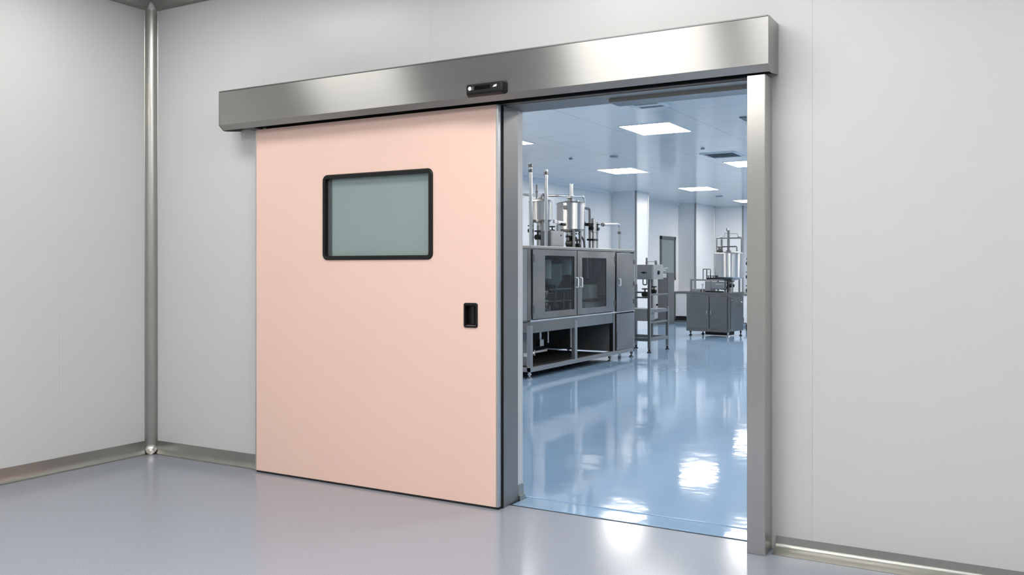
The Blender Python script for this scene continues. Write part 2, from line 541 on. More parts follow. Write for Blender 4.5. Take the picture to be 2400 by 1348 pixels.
m = MB().prism([(.052, .036), (.074, .037), (.077, .048), (.062, .046)], -.0352, -.03, 'y'); m.build('indicator', 'spot', sn)

# ------------------------------------------------------------------ sliding door
DY = 3.975
dr = thing('sliding_door', 'wide salmon-pink sliding door leaf with a black-framed window, slid open to the left', 'door', (-3.26, DY, 0))
x0, x1 = -4.118 + 3.26, -2.386 + 3.26
# panel as a frame around the window and around the recessed pull
wx0, wx1, wz0, wz1 = -3.562 + 3.26, -2.811 + 3.26, 1.310, 1.774
px0, px1, pz0, pz1 = -2.588 + 3.26, -2.521 + 3.26, .950, 1.052
zs = [.012, pz0, pz1, wz0, wz1, 2.095]
m = MB()
pl, pr = x0 + .004, x1 - .014
def pbox(a, b, c, d): m.box(a, b, 0, .034, c, d)
pbox(pl, pr, .012, pz0)
pbox(pl, px0, pz0, pz1); pbox(px1, pr, pz0, pz1)
pbox(pl, pr, pz1, wz0)
pbox(pl, wx0, wz0, wz1); pbox(wx1, pr, wz0, wz1)
pbox(pl, pr, wz1, 2.095)
bmesh.ops.remove_doubles(m.bm, verts=m.bm.verts[:], dist=1e-5)
m.build('panel', 'pink', dr)
MB().box(x1 - .014, x1, -.001, .035, .012, 2.095, .0015).build('edge_trim', 'alu', dr)
MB().box(x0 - .004, x0 + .004, -.001, .035, .012, 2.095, .0015).build('edge_trim', 'alu', dr)
MB().box(x0 + .005, x1 + .001, .001, .034, .001, .013).build('bottom_seal', 'rubber', dr)
MB().box(x1, x1 + .004, .030, .040, .001, 2.095).build('rear_seal', 'rubber', dr)
wf = MB().ring(-3.577 + 3.26, -2.796 + 3.26, 1.295, 1.789, .034, .024, -.010, .002)
wf.ring(-3.577 + 3.273, -2.796 + 3.247, 1.308, 1.776, .026, .010, -.002, .028)
wf = wf.build('window_frame', 'black', dr)
MB().box(-3.562 + 3.26, -2.811 + 3.26, .024, .031, 1.310, 1.774).build('window_pane', 'pane', wf)
MB().box(-3.562 + 3.26, -3.562 + 3.292, .017, .0235, 1.315, 1.768, .001).build('inner_reveal', 'dark_paint', wf)
hf = MB().ring(-2.598 + 3.26, -2.511 + 3.26, .935, 1.066, .012, .012, -.006, .002).build('pull_handle', 'black', dr)
m = MB().box(px0, px1, .026, .030, pz0, pz1)
m.box(px0 - .002, px0 + .002, 0, .03, pz0, pz1); m.box(px1 - .002, px1 + .002, 0, .03, pz0, pz1)
m.box(px0, px1, 0, .03, pz0 - .002, pz0 + .002); m.box(px0, px1, 0, .03, pz1 - .002, pz1 + .002)
m.prism([(px0 + .026, .026), (px0 + .034, .004), (px0 + .052, .004), (px0 + .058, .026)], pz0 + .004, pz1 - .004, 'z')
m.build('recess', 'black', hf)
# seal strip between the leaf and the jamb
MB().box(x1 + .004, x1 + .008, .036, .042, .0, 2.095).build('jamb_seal', 'rubber', dr)

# ------------------------------------------------------------------ production room shell
FXL, FXR, FYB = -7.42, 3.2, 24.5
struct(MB().box(FXL - .2, FXR + .2, WB, FYB, ZF, ZF + .1).build('ceiling_far', 'ceil_far'), 'glossy panelled ceiling of the production room')
m = MB(); wall_panels(m, WB, 20.84, [14.33, 11.9, 9.5, 7.1, 18.2], FXL - .1, FXL, 0, ZF, 'y', .002)
struct(m.build('wall_far_left', 'wall_far'), 'left wall of the production room')
m = MB().box(FXL - .1, -7.0, 20.84, 24.4, 0, ZF).box(-7.01, -6.265, 22.3, 24.4, 0, ZF).box(-6.3, FXR, 24.0, 24.4, 0, ZF)
struct(m.build('wall_far_back', 'wall_far'), 'stepped back wall of the production room')
struct(MB().box(FXR, FXR + .1, WB, FYB, 0, ZF).build('wall_far_right', 'wall_far'))
struct(MB().box(FXL, -6.885, 16.84, 17.51, 0, ZF).build('pillar', 'wall_far'), 'square white pillar beside the left wall')
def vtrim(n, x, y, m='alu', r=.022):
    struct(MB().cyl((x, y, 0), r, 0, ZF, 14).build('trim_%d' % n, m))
vtrim(7, -6.89, 16.85, 'dark_reflection_trim'); vtrim(8, -6.89, 17.5); vtrim(9, -7.0, 20.85, 'dark_reflection_trim'); vtrim(10, -7.0, 22.3); vtrim(11, -6.265, 22.31, 'dark_reflection_trim')
struct(MB().prism([(FXL, ZF), (FXL + .05, ZF), (FXL + .015, ZF - .05), (FXL, ZF - .05)], WB, 20.84, 'y').build('trim_12', 'wall_far'), 'white cove along the far ceiling')
struct(MB().prism(skirt(FXL, 1, .09, .03, .03), WB, 20.84, 'y').build('baseboard_far', 'cove'))
wn = MB().box(FXL - .01, FXL + .03, 19.60, 20.58, .965, 1.985)
wn = struct(MB().box(FXL - .01, FXL + .03, 19.58, 19.66, .96, 1.99, .004).box(FXL - .01, FXL + .03, 20.50, 20.58, .96, 1.99, .004)
            .box(FXL - .01, FXL + .03, 19.58, 20.58, 1.91, 1.99, .004).box(FXL - .01, FXL + .03, 19.58, 20.58, .96, 1.02, .004)
            .build('window_1', 'dark_paint'), 'grey-green window in the far left wall')
MB().box(FXL + .002, FXL + .012, 19.64, 20.52, 1.0, 1.93).build('window_pane', 'pane_far', wn)

# ------------------------------------------------------------------ ceiling lights
def light_panel(name, lamp, cx, cy, wx, wy, z, label, group):
    t = thing(name, label, 'ceiling light', (cx, cy, z), 0, group)
    m = MB()
    f = .014
    m.box(-wx / 2 - f, wx / 2 + f, -wy / 2 - f, -wy / 2, -.006, .002); m.box(-wx / 2 - f, wx / 2 + f, wy / 2, wy / 2 + f, -.006, .002)
    m.box(-wx / 2 - f, -wx / 2, -wy / 2, wy / 2, -.006, .002); m.box(wx / 2, wx / 2 + f, -wy / 2, wy / 2, -.006, .002)
    m.build('frame', 'lamp_frame', t)
    MB().box(-wx / 2, wx / 2, -wy / 2, wy / 2, -.004, .002).build('diffuser', lamp, t)
    return t
for (x, y, a, b) in NEAR_LIGHTS:
    light_panel('ceiling_light', 'lamp_near', x, y, a, b, ZN, 'flat white ceiling light panel over the front room, outside the picture', 'front room ceiling lights')
seen = {(0, 0): 'ceiling light left of the largest one, half cut off by the door jamb',
        (1, 0): 'largest and nearest white ceiling light panel seen through the doorway',
        (0, 1): 'white ceiling light panel above the nearer steel tanks',
        (1, 1): 'white ceiling light panel just behind the ceiling grille, cut by the post',
        (0, 2): 'smaller white ceiling light panel above the pillars, before the back wall',
        (0, 3): 'smallest, most distant ceiling light panel above the far tank'}
proto = None
for i, x in enumerate(FAR_X):
    for j, y in enumerate(FAR_Y):
        lab = seen.get((i, j), 'white ceiling light panel of the production room, hidden from the doorway view')
        if proto is None:
            proto = light_panel('ceiling_light', 'lamp_far', x, y, .57, .72, ZF, lab, 'production room ceiling lights')
        else:
            c = copy_tree(proto); c.location = (x, y, ZF); c['label'] = lab
light_panel('ceiling_light', 'lamp_far', -1.4, 6.0, .57, .72, ZF, 'white ceiling light panel of the production room, hidden from the doorway view', 'production room ceiling lights')
light_panel('ceiling_light', 'lamp_far', -6.2, 6.0, .57, .72, ZF, 'white ceiling light panel of the production room, hidden from the doorway view', 'production room ceiling lights')

# vents and small ceiling fittings
v = thing('ceiling_vent', 'grey louvred ceiling grille behind the largest light panel', 'vent', (-3.67, 12.09, ZF))
m = MB()
for a, b, c, d in ((-.24, .24, -.29, -.25), (-.24, .24, .25, .29), (-.24, -.20, -.25, .25), (.20, .24, -.25, .25)):
    m.box(a, b, c, d, -.012, .002, .002)
m.build('frame', 'white_paint', v)
MB().box(-.2, .2, -.25, .25, -.003, .001).build('backing', 'vent', v)
for k in range(5):
    y = -.2 + k * .1
    MB().prism([(y - .03, -.012), (y - .026, -.012), (y + .03, -.003), (y + .026, -.003)], -.2, .2, 'x').build('slat', 'white_paint', v)
v = thing('ceiling_cassette', 'flat white air outlet on the ceiling just beyond the lintel', 'vent', (-3.13, 7.95, ZF))
MB().box(-.17, .17, -.17, .17, -.022, .002, .008).build('cover', 'white_paint', v)
MB().box(-.11, .12, -.12, -.05, -.024, -.02).build('slot', 'dark_paint', v)
MB().box(-.11, .12, .05, .12, -.024, -.02).build('slot', 'dark_paint', v)
v = thing('ceiling_diffuser', 'dark edge of a ceiling diffuser cut off by the doorway post', 'vent', (-2.46, 9.30, ZF))
MB().box(-.15, .15, -.15, .15, -.010, .002, .004).build('frame', 'dark_paint', v)
MB().box(-.1, .1, -.1, .1, -.016, -.008, .003).build('core', 'vent', v)
for x, y, rr, lab in ((-5.02, 11.48, .06, 'flat grey round detector on the ceiling between two light panels'),
                      (-5.85, 19.0, .08, 'small grey round detector on the ceiling near the back wall'),
                      (-5.65, 11.4, .025, 'tiny round sprinkler cap on the ceiling above the nearer tank'),
                      (-3.69, 11.28, .025, 'tiny round sprinkler cap on the ceiling beside the grille')):
    o = MB().lathe([(rr, .002), (rr, -.008), (rr * .8, -.02), (rr * .3, -.024)], (0, 0, 0), 20).build('smoke_detector' if rr > .05 else 'sprinkler_cap', 'vent')
    o.location = (x, y, ZF)
    tag(o, lab, 'detector' if rr > .05 else 'sprinkler')

# ------------------------------------------------------------------ shared little parts
def foot(mb, x, y, h=.075, r=.022):
    mb.lathe([(r * 1.35, 0), (r * 1.35, .010), (r * .7, .022), (r * .45, .026), (r * .45, h * .55), (r * .85, h * .56), (r * .85, h * .8), (r * .5, h * .82), (r * .5, h)], (x, y, 0), 14)
    return mb

def valve(mb, x, y, z, s=1.0, axis='x'):
    """small hand valve: body, neck, and a flat hand wheel"""
    mb.lathe([(.012 * s, -.03 * s), (.022 * s, -.022 * s), (.022 * s, .022 * s), (.012 * s, .03 * s)], (x, y, z), 10, axis)
    mb.cyl((x, y, z), .007 * s, 0, .045 * s, 8)
    mb.lathe([(.008 * s, .042 * s), (.03 * s, .044 * s), (.03 * s, .054 * s), (.008 * s, .056 * s)], (x, y, z), 12)
    return mb

def valves(parent, material, rows):
    for row in rows:
        valve(MB(), *row).build('hand_valve', material, parent)

def bow_handle(p, q, out, r=.006):
    p, q, out = Vector(p), Vector(q), Vector(out)
    return MB().pipe([p, p + out, q + out, q], r, .02, 8)

# ------------------------------------------------------------------ the large filling machine
MX, MY = -4.855, 8.79
mc = thing('filling_machine', 'large stainless steel filling machine cabinet with two glazed doors, open base frame', 'machine', (MX, MY, 0))
D, LEN, H = 1.05, 3.03, 1.503     # depth towards -x, length along +y
MB().box(-D, .006, -.006, LEN + .006, 1.466, H, .006).build('top_plate', 'base_steel', mc)
m = MB()
m.box(-.05, 0, 0, .055, .60, 1.466, .003); m.box(-.05, 0, LEN - .03, LEN, .075, 1.466, .003)
for y in (0, LEN - .05): MB().box(-D, -D + .05, y, y + .05, .132, 1.466, .003).build('corner_post', 'machine', mc)
m.box(-.05, 0, 2.285, 2.36, .132, 1.466, .003)                          # post beside the side doors
m.box(-.022, -.004, .05, 2.30, .515, .642, .002)                         # apron above the openings
m.box(-.05, -.002, 1.13, 1.17, .672, 1.466, .002)
m.build('frame', 'machine', mc)
MB().box(-.05, .006, 0, LEN, .642, .662, .005, 3).build('door_rail', 'alu', mc)
m = MB()
m.box(-.05, 0, 0, .055, .132, .60, .003)
m.box(-.05, 0, 1.125, 1.195, .132, .60, .003)                           # middle post of the base
m.box(-.05, .001, 0, 2.36, .080, .134, .004)                             # lower front rail
m.box(-.05, -.001, 2.36, LEN, .080, .132, .003)
m.box(-D, 0, 0, .05, .080, .132, .003); m.box(-D, -D + .05, 0, LEN, .08, .132, .003); m.box(-D, 0, LEN - .05, LEN, .08, .132, .003)
m.build('base_frame', 'base_steel', mc)
m = MB()
m.box(-D + .004, -D + .010, .05, LEN, .63, 1.462)                        # back sheet
m.box(-D, -.05, 0.002, .010, .66, 1.462)
m.box(-D, -.05, 0.05, LEN, .630, .642)
m.build('lining', 'inside', mc)
m = MB().box(-D + .004, -D + .010, .05, LEN, .13, .62).box(-D, -.05, 2.30, 2.312, .13, .62).box(-D, -.05, .05, LEN, .612, .620)
m.build('base_lining', 'dark_paint', mc)
m = MB().box(-D + .05, -.05, .006, .014, .64, 1.45, .001).box(-D + .05, -.05, .006, .014, .52, .632, .001)
m.build('end_panel', 'machine', mc)
m = MB().box(-D + .02, -.05, LEN - .012, LEN - .002, .13, 1.46, .001); m.build('end_panel', 'machine', mc)
def glazed_door(y0, y1, g0, g1, gz0, gz1, hinge, handle):
    z0, z1 = .672, 1.460
    m = MB()
    m.box(.002, .016, y0, y1, z0, gz0, .001); m.box(.002, .016, y0, y1, gz1, z1, .001)
    m.box(.002, .016, y0, g0, gz0, gz1, .001); m.box(.002, .016, g1, y1, gz0, gz1, .001)
    d = m.build('glazed_door', 'machine', mc)
    m = MB().box(.000, .010, g0 - .012, g0, gz0 - .012, gz1 + .012).box(.0, .010, g1, g1 + .012, gz0 - .012, gz1 + .012)
    m.box(0, .01, g0, g1, gz0 - .012, gz0).box(0, .01, g0, g1, gz1, gz1 + .012).build('gasket', 'rubber', d)
    MB().box(.004, .010, g0, g1, gz0, gz1).build('glass_pane', 'tint', d)
    bow_handle((.014, handle, 1.012), (.014, handle, 1.128), (.035, 0, 0), .009).build('handle', 'white_paint', d)
    for z in (.78, 1.36):
        MB().cyl((.016, hinge, 0), .010, z - .045, z + .045, 10).box(.008, .018, hinge - .022, hinge + .022, z - .04, z + .04).build('hinge', 'darksteel', d)
glazed_door(.03, 1.145, .315, 1.075, .747, 1.392, .05, 1.185 - .07)
glazed_door(1.165, 2.29, 1.295, 2.025, .747, 1.376, 2.30, 1.235)
for z0, z1 in ((.655, 1.452), (.138, .628)):
    d = MB().box(.002, .014, 2.37, LEN - .035, z0, z1, .003).build('side_door', 'machine', mc)
    if z0 > .5:
        bow_handle((.012, 2.44, 1.01), (.012, 2.44, 1.10), (.03, 0, 0), .009).build('handle', 'white_paint', d)
        for z in (.78, 1.03, 1.33):
            MB().cyl((.014, LEN - .05, 0), .010, z - .03, z + .03, 10).build('hinge', 'darksteel', d)
    else:
        MB().cyl((.014, 2.385, 0), .006, .18, .40, 8).build('hinge', 'darksteel', d)
for fx, fy in ((-.03, .03), (-.03, 2.24), (-.03, LEN - .04), (-D + .03, .03), (-D + .03, 2.24), (-D + .03, LEN - .04)):
    foot(MB(), fx, fy, .082, .026).build('levelling_foot', 'darksteel' if fy > 1 else 'pipe', mc)
# mechanism behind the glass
MB().lathe([(.05, .93), (.05, .98), (.13, 1.10), (.13, 1.30)], (-.36, 1.20, 0), 20).build('hopper', 'inside_light', mc)
MB().cyl((-.30, 1.46, 0), .10, 1.16, 1.36, 18).build('hopper', 'inside_light', mc)
MB().cyl((-.24, .80, 0), .075, 1.12, 1.35, 16).build('hopper', 'inside_light', mc)
MB().cyl((-.36, 1.20, 0), .095, 1.30, 1.37, 16).build('motor', 'black', mc)
MB().box(-.42, -.30, 1.06, 1.18, .94, 1.04, .01).build('motor', 'black', mc)
MB().box(-.7, -.4, 1.45, 1.75, .99, 1.13, .01).build('motor', 'black', mc)
for z in (.98, .835): MB().box(-.24, -.21, .20, 1.75, z, z + .016).build('guide_rail', 'pipe', mc)
MB().box(-.20, -.17, .93, .96, .78, 1.04).tube((-.18, .945, .80), (-.14, .935, .775), .022, 10).build('filling_arm', 'pipe', mc)
MB().box(-.15, -.13, 1.08, 1.095, .68, .95).build('upright', 'pipe', mc)
MB().cyl((-.14, .72, 0), .016, .67, .80, 10).build('upright', 'tank', mc)
for k, z in enumerate((.96, .90, .85, .76, .69)): MB().box(-.2, -.10, .36, .62 - (k % 2) * .04, z, z + .02, .003).build('nozzle_block', 'tank', mc)
for z in (.93, .80, .73): MB().cyl((-.12, .60, 0), .020, z, z + .035, 10).build('nozzle', 'tank', mc)
MB().box(-.36, -.20, 1.98, 2.22, .84, 1.03, .015).build('gearbox', 'inside_light', mc)
MB().box(-.45, -.20, 1.85, 2.45, .68, .80, .02).build('gearbox', 'inside_light', mc)
MB().box(-.34, -.20, 2.0, 2.24, 1.03, 1.09, .02).box(-.3, -.24, 2.04, 2.2, 1.08, 1.115, .01).build('motor', 'black', mc)
MB().box(-.18, -.155, 1.3, 2.4, .836, .852).build('guide_rail', 'pipe', mc)
MB().cyl((-.30, 2.12, 0), .018, 1.11, 1.44, 10).build('upright', 'pipe', mc)
MB().cyl((-.42, 2.45, 0), .03, .64, 1.44, 10).build('upright', 'pipe', mc)
for k in range(6): MB().cyl((-.10, 1.50 + .02 * (k % 2), 0), .012, .70 + k * .05, .735 + k * .05, 10).build('nozzle', 'pipe', mc)
MB().box(-.56, -.34, LEN - .020, LEN - .014, .86, 1.33).build('inspection_panel', 'white_paint', mc)
# mechanism in the open base
m = MB().box(-D + .04, -.05, .06, 2.29, .10, .112); m.build('drip_tray', 'rubber', mc)
m = MB().box(-.22, -.14, .16, .25, .13, .60, .004); m.build('column', 'grey_paint', mc)
MB().box(-.40, -.37, .06, 1.1, .215, .24).build('cross_bar', 'tank', mc)
MB().box(-.36, -.30, .78, .88, .30, .38, .004).cyl((-.33, .83, 0), .022, .38, .58, 12).build('actuator', 'tank', mc)
MB().cyl((-.30, .98, 0), .016, .33, .58, 10).build('actuator', 'tank', mc)
MB().cyl((-.12, 1.24, 0), .013, .26, .58, 10).build('actuator', 'tank', mc)
MB().tube((-.14, .26, .25), (-.14, .33, .27), .012, 8).cyl((-.14, .34, 0), .012, .235, .30, 8).build('lever', 'tank', mc)
MB().box(-.6, -.35, .40, .66, .30, .56, .01).cyl((-.45, .55, 0), .06, .14, .30, 16).build('motor', 'black', mc)
MB().box(-.18, -.14, .155, .255, .235, .275, .003).build('terminal', 'white_paint', mc)

# ------------------------------------------------------------------ what stands on the machine
ZT = H
def tank(name, label, x, y, r, z0, z1, legs, leg_r=.016):
    t = thing(name, label, 'tank', (x, y, ZT))
    a, b = z0 - ZT, z1 - ZT
    m = MB().lathe([(r * .25, a - .035), (r * .8, a - .018), (r * .97, a), (r, a + .006), (r, b - .012), (r * 1.03, b - .010), (r * 1.03, b)], (0, 0, 0), 48)
    m.build('vessel', 'tank', t, angle=25)
    m = MB().lathe([(r * 1.02, b), (r * .9, b + .012), (r * .5, b + .028), (r * .18, b + .034), (r * .18, b + .05)], (0, 0, 0), 40)
    m.build('lid', 'machine2', t, angle=25)
    for k in range(legs):
        an = R(45 + 360 / legs * k)
        MB().cyl((cos(an) * r * .72, sin(an) * r * .72, 0), leg_r, 0, a + .004, 10).build('leg', 'machine2', t)
    m = MB().cyl((0, 0, 0), r * .16, .02, a - .03, 14).lathe([(r * .3, a - .06), (r * .3, a - .035)], (0, 0, 0), 16).cyl((0, 0, 0), r * .3, 0, .02, 14)
    m.build('outlet', 'pipe', t)
    return t, a, b
t1, a, b = tank('mixing_tank', 'smaller steel tank on the machine, behind two tall vertical pipes', -5.22, 9.70, .142, 1.83, 2.065, 4)
valves(t1, 'black', [(.02, -.10, .12, 1.5), (.10, -.03, .06, 1.3), (-.06, -.14, .20, 1.2), (.11, .1, .19, 1.3)])
MB().cyl((-.02, -.06, 0), .010, b, b + .20, 8).cyl((-.02, -.06, 0), .018, b + .10, b + .125, 10).build('stack', 'darksteel', t1)
m = MB().pipe([(.03, -.02, b + .02), (.03, -.02, b + .085), (.03, .05, b + .085), (.03, .05, b + .03)], .014, .03, 8)
m.build('fitting', 'darksteel', t1)
t2, a, b = tank('mixing_tank', 'larger steel tank on the machine, beside the grey control box', -5.2, 10.49, .182, 1.745, 2.085, 4, .02)
valves(t2, 'black', [(.02, -.06, .06, 1.9), (.07, .05, .03, 1.6), (.06, -.02, .12, 1.4)])
m = MB().cyl((.0, .01, 0), .028, b + .03, b + .25, 16).cyl((0, .01, 0), .036, b + .03, b + .05, 16).cyl((0, .01, 0), .036, b + .10, b + .115, 16)
m.lathe([(.028, b + .25), (.024, b + .262), (.01, b + .27)], (0, .01, 0), 16)
m.build('stack', 'pipe', t2)
MB().cyl((.03, -.09, 0), .014, b, b + .07, 10).box(.0, .06, -.12, -.05, b + .06, b + .078, .004).build('fitting', 'darksteel', t2)
MB().cyl((.06, .08, 0), .022, b, b + .05, 12).build('fitting', 'pipe', t2)
MB().cyl((.03, -.05, 0), .02, b, b + .09, 12).build('fitting', 'darksteel', t2)
MB().box(-.01, .04, -.195, -.17, b - .08, b - .03, .004).build('lug', 'darksteel', t2)
MB().box(-.0, .03, .17, .195, b - .09, b + .006, .004).build('lug', 'pipe', t2)
m = MB().pipe([(.06, .12, .20), (.08, .16, .16), (.08, .24, .10), (.08, .26, 0)], .014, .04, 10); m.build('drain_hose', 'darksteel', t2)

def pipe_thing(label, pts, r, flanges=(), bend=.07, base=None):
    bx = Vector(base if base else pts[0])
    t = thing('process_pipe', label, 'pipe', bx, 0, 'pipes on the machine top')
    MB().pipe([Vector(p) - bx for p in pts], r, bend, 14).build('tube', 'pipe', t)
    for p, ax in flanges:
        q = Vector(p) - bx
        MB().lathe([(r * 1.0, -.02), (r * 1.5, -.016), (r * 1.5, .016), (r, .02)], q, 14, ax).build('flange', 'darksteel', t)
    return t
pipe_thing('leftmost tall vertical steel pipe on the machine, nearest the door jamb', [(-4.96, 8.985, ZT), (-4.96, 8.985, 2.43)], .020, [((-4.96, 8.985, 2.42), 'z'), ((-4.96, 8.985, 2.36), 'z')])
pipe_thing('tall vertical steel pipe in front of the smaller tank', [(-5.0, 9.435, ZT), (-5.0, 9.435, 2.42)], .021, [((-5.0, 9.435, 2.375), 'z')])
pipe_thing('long horizontal steel pipe behind the tanks, bending down at its right end', [(-5.34, 8.86, ZT), (-5.34, 8.86, 2.10), (-5.31, 11.13, 2.228), (-5.31, 11.13, ZT)], .017,
           [((-5.31, 11.13, 1.86), 'z')], .09)
pipe_thing('short low steel pipe bending down at the right end of the machine', [(-5.0, 11.03, 1.830), (-5.0, 11.62, 1.856), (-5.0, 11.62, ZT)], .017, [((-5.0, 11.62, 1.74), 'z'), ((-5.0, 11.06, 1.831), 'y')], .05, (-5.0, 11.62, ZT))
pp = thing('dosing_pump', 'upright pump column with side arm, right of the larger tank', 'pump', (-5.1, 10.86, ZT))
MB().pipe([(0, 0, 0), (0, 0, .53), (-.06, -.183, .545)], .016, .015, 10).build('riser', 'darksteel', pp)
MB().lathe([(.03, .22), (.036, .225), (.036, .40), (.02, .41)], (.03, .06, 0), 18).cyl((.03, .06, 0), .024, 0, .22, 12).build('cylinder', 'tank', pp)
MB().box(-.02, .06, -.13, .0, .30, .34, .008).build('bracket', 'black', pp)
MB().box(-.03, .07, -.03, .12, .11, .135, .004).build('clamp', 'black', pp)
valves(pp, 'black', [(.05, -.06, .27, 1.2), (.05, .13, .27, 1.2, 'y')])
MB().cyl((.04, .15, 0), .015, 0, .36, 10).build('riser', 'pipe', pp)

cb = thing('control_box', 'plain light grey control box between the two tanks on the machine', 'control box', (-4.95, 9.465, ZT))
MB().box(-.14, 0, 0, .34, 0, .193, .006).build('body', 'grey_paint', cb)
MB().box(.0, .004, .02, .30, .012, .182, .002).build('door', 'grey_paint', cb)
MB().cyl((.0, .25, .14), .010, .002, .010, 10, 'x').build('lock', 'black', cb)
mt = thing('metering_pump', 'small steel pump with a white cap between the two tanks', 'pump', (-5.12, 9.98, ZT))
MB().cyl((0, 0, 0), .016, 0, .30, 10).cyl((0, 0, 0), .03, .20, .28, 14).build('stem', 'pipe', mt)
MB().cyl((.02, -.06, .31), .024, 0, .20, 14, 'y').cyl((0, -.09, 0), .024, .30, .345, 12).build('head', 'white_paint', mt)
MB().cyl((.05, -.01, .29), .018, 0, .10, 12, 'y').build('coupling', 'black', mt)
vs = thing('valve_manifold', 'stack of small steel valves at the left end of the machine, beside the door jamb', 'valve', (-5.25, 8.93, ZT))
valves(vs, 'darksteel', [(.03 * (k % 2), .02 * (k % 3), .05 + k * .075, 1.25, 'y') for k in range(7)])
MB().cyl((0, 0, 0), .016, 0, .58, 10).build('riser', 'tank', vs)
MB().cyl((.05, -.05, 0), .012, 0, .4, 10).build('riser', 'tank', vs)

# ------------------------------------------------------------------ inspection stand
st = thing('inspection_stand', 'slim grey inspection unit on a tall open tube stand beyond the filling machine', 'machine', (-5.0, 12.45, 0))
for x, y, top in ((.113, .012, 1.08), (.153, .66, .655), (-.36, .012, .66), (-.36, .66, 1.0)):
    MB().box(x - .02, x + .02, y - .02, y + .02, .05, top, .004).build('leg', 'machine2', st)
    foot(MB(), x, y, .055, .024).build('levelling_foot', 'black', st)
m = MB()
z = .165
m.box(-.36, .113, -.005, .03, z, z + .05, .004); m.box(-.36, .15, .64, .675, z, z + .05, .004)
m.prism([(.095, .01), (.131, .01), (.171, .66), (.135, .66)], z, z + .05, 'z'); m.box(-.38, -.345, 0, .66, z, z + .05, .004)
m.build('base_frame', 'machine2', st)
for z in (.43, .84):
    MB().prism([(.10, .01), (.125, .01), (.163, .66), (.138, .66)], z, z + .025, 'z').build('side_rail', 'machine2', st)
for z in (.80, .875):
    MB().box(-.36, .12, 0, .025, z, z + .025, .003).build('front_rail', 'machine2', st)
m = MB().prism([(.0, .0), (.13, 0), (.17, .66), (.0, .66)], .585, .635, 'z'); m.build('shelf', 'machine2', st)
MB().box(-.40, .085, -.03, .30, .465, .64, .006).box(-.41, .095, -.035, .31, .632, .645, .003).build('tray_box', 'grey_paint', st)
hb = MB().prism([(-.066, -.02), (.165, -.02), (.185, .0), (.185, .40), (-.066, .40)], 1.08, 1.292, 'z')
hb.box(-.066, .180, -.018, .395, 1.28, 1.298, .004)
hb = hb.build('head_housing', 'grey_paint', st)
MB().lathe([(.012, -.026), (.018, -.02), (.018, .0)], (.04, 0, 1.18), 12, 'y').box(.0, .085, -.025, -.018, 1.172, 1.19, .006).build('slot', 'black', hb)
MB().lathe([(.03, 0), (.03, .018), (.02, .024)], (.185, .19, 1.18), 16, 'x').build('knob', 'black', hb)
m = MB().cyl((.03, .12, 0), .014, 1.29, 1.40, 10).cyl((.03, .12, 0), .02, 1.32, 1.335, 10).cyl((.12, .26, 0), .018, 1.29, 1.36, 10).cyl((.155, .2, 0), .01, 1.29, 1.33, 8)
m.tube((.03, .12, 1.345), (.12, .26, 1.345), .006, 8); m.build('fitting', 'darksteel', hb)
for z, e in ((1.235, .70), (1.205, .62)): MB().box(.11, .15, .39, e, z, z + .018, .003).build('outfeed_arm', 'tank', st)
MB().box(.10, .165, .38, .60, 1.10, 1.165, .004).build('outfeed_block', 'tank', st)
m = MB().cyl((.03, .25, 0), .022, .17, 1.08, 12); m.build('centre_column', 'darksteel', st)
MB().box(-.02, .02, .38, .42, .2, 1.08, .003).build('rear_column', 'machine2', st)
valves(st, 'black', [(.05, .0, .86, 1.6), (.13, .16, .90, 1.4)])
m = MB().pipe([(.0, .05, 1.08), (.0, .05, 1.0), (.06, .05, 1.0), (.06, .05, 1.08)], .008, .02, 8)
m.build('hose', 'black', st)
MB().cyl((.15, .2, .70), .014, 0, .03, 10, 'x').build('knob', 'black', st)

# ------------------------------------------------------------------ second machine with its tank
m2 = thing('process_cabinet', 'steel two-door process cabinet standing on feet in front of the back wall', 'cabinet', (-4.715, 15.9, 0), R(-10))
Wd, Dp, Hh = .86, .58, .808
m = MB().box(-Wd - .01, .01, -.012, Dp + .01, .768, Hh, .006)
m.box(-Wd, 0, .004, Dp, .10, .77, .003); m.box(-Wd, 0, -.004, .02, .085, .135, .002); m.box(-.022, .002, -.004, .02, .09, .77, .003)
m.build('body', 'cabinet', m2)
for xa, xb, hx in ((-Wd + .02, -.395, -.425), (-.375, -.03, -.345)):
    d = MB().box(xa, xb, -.010, .004, .14, .735, .003).build('door', 'cabinet', m2)
    bow_handle((hx, -.008, .40), (hx, -.008, .47), (0, -.022, 0), .007).build('handle', 'pipe', d)
MB().box(.001, .006, .06, .54, .14, .73, .003).build('side_panel', 'cabinet', m2)
m = MB().cyl((.0, .1, .66), .012, .0, .016, 10, 'x').cyl((.0, .5, .62), .012, .0, .016, 10, 'x'); m.build('bolt', 'pipe', m2)
for x, y in ((-Wd + .06, .05), (-.03, .03), (-.03, Dp - .05), (-Wd + .06, Dp - .05)):
    foot(MB(), x, y, .10, .022).build('levelling_foot', 'black' if x < -.1 or y > .2 else 'pipe', m2)
MB().box(-.55, -.12, .15, .45, .02, .10).build('sump', 'black', m2)

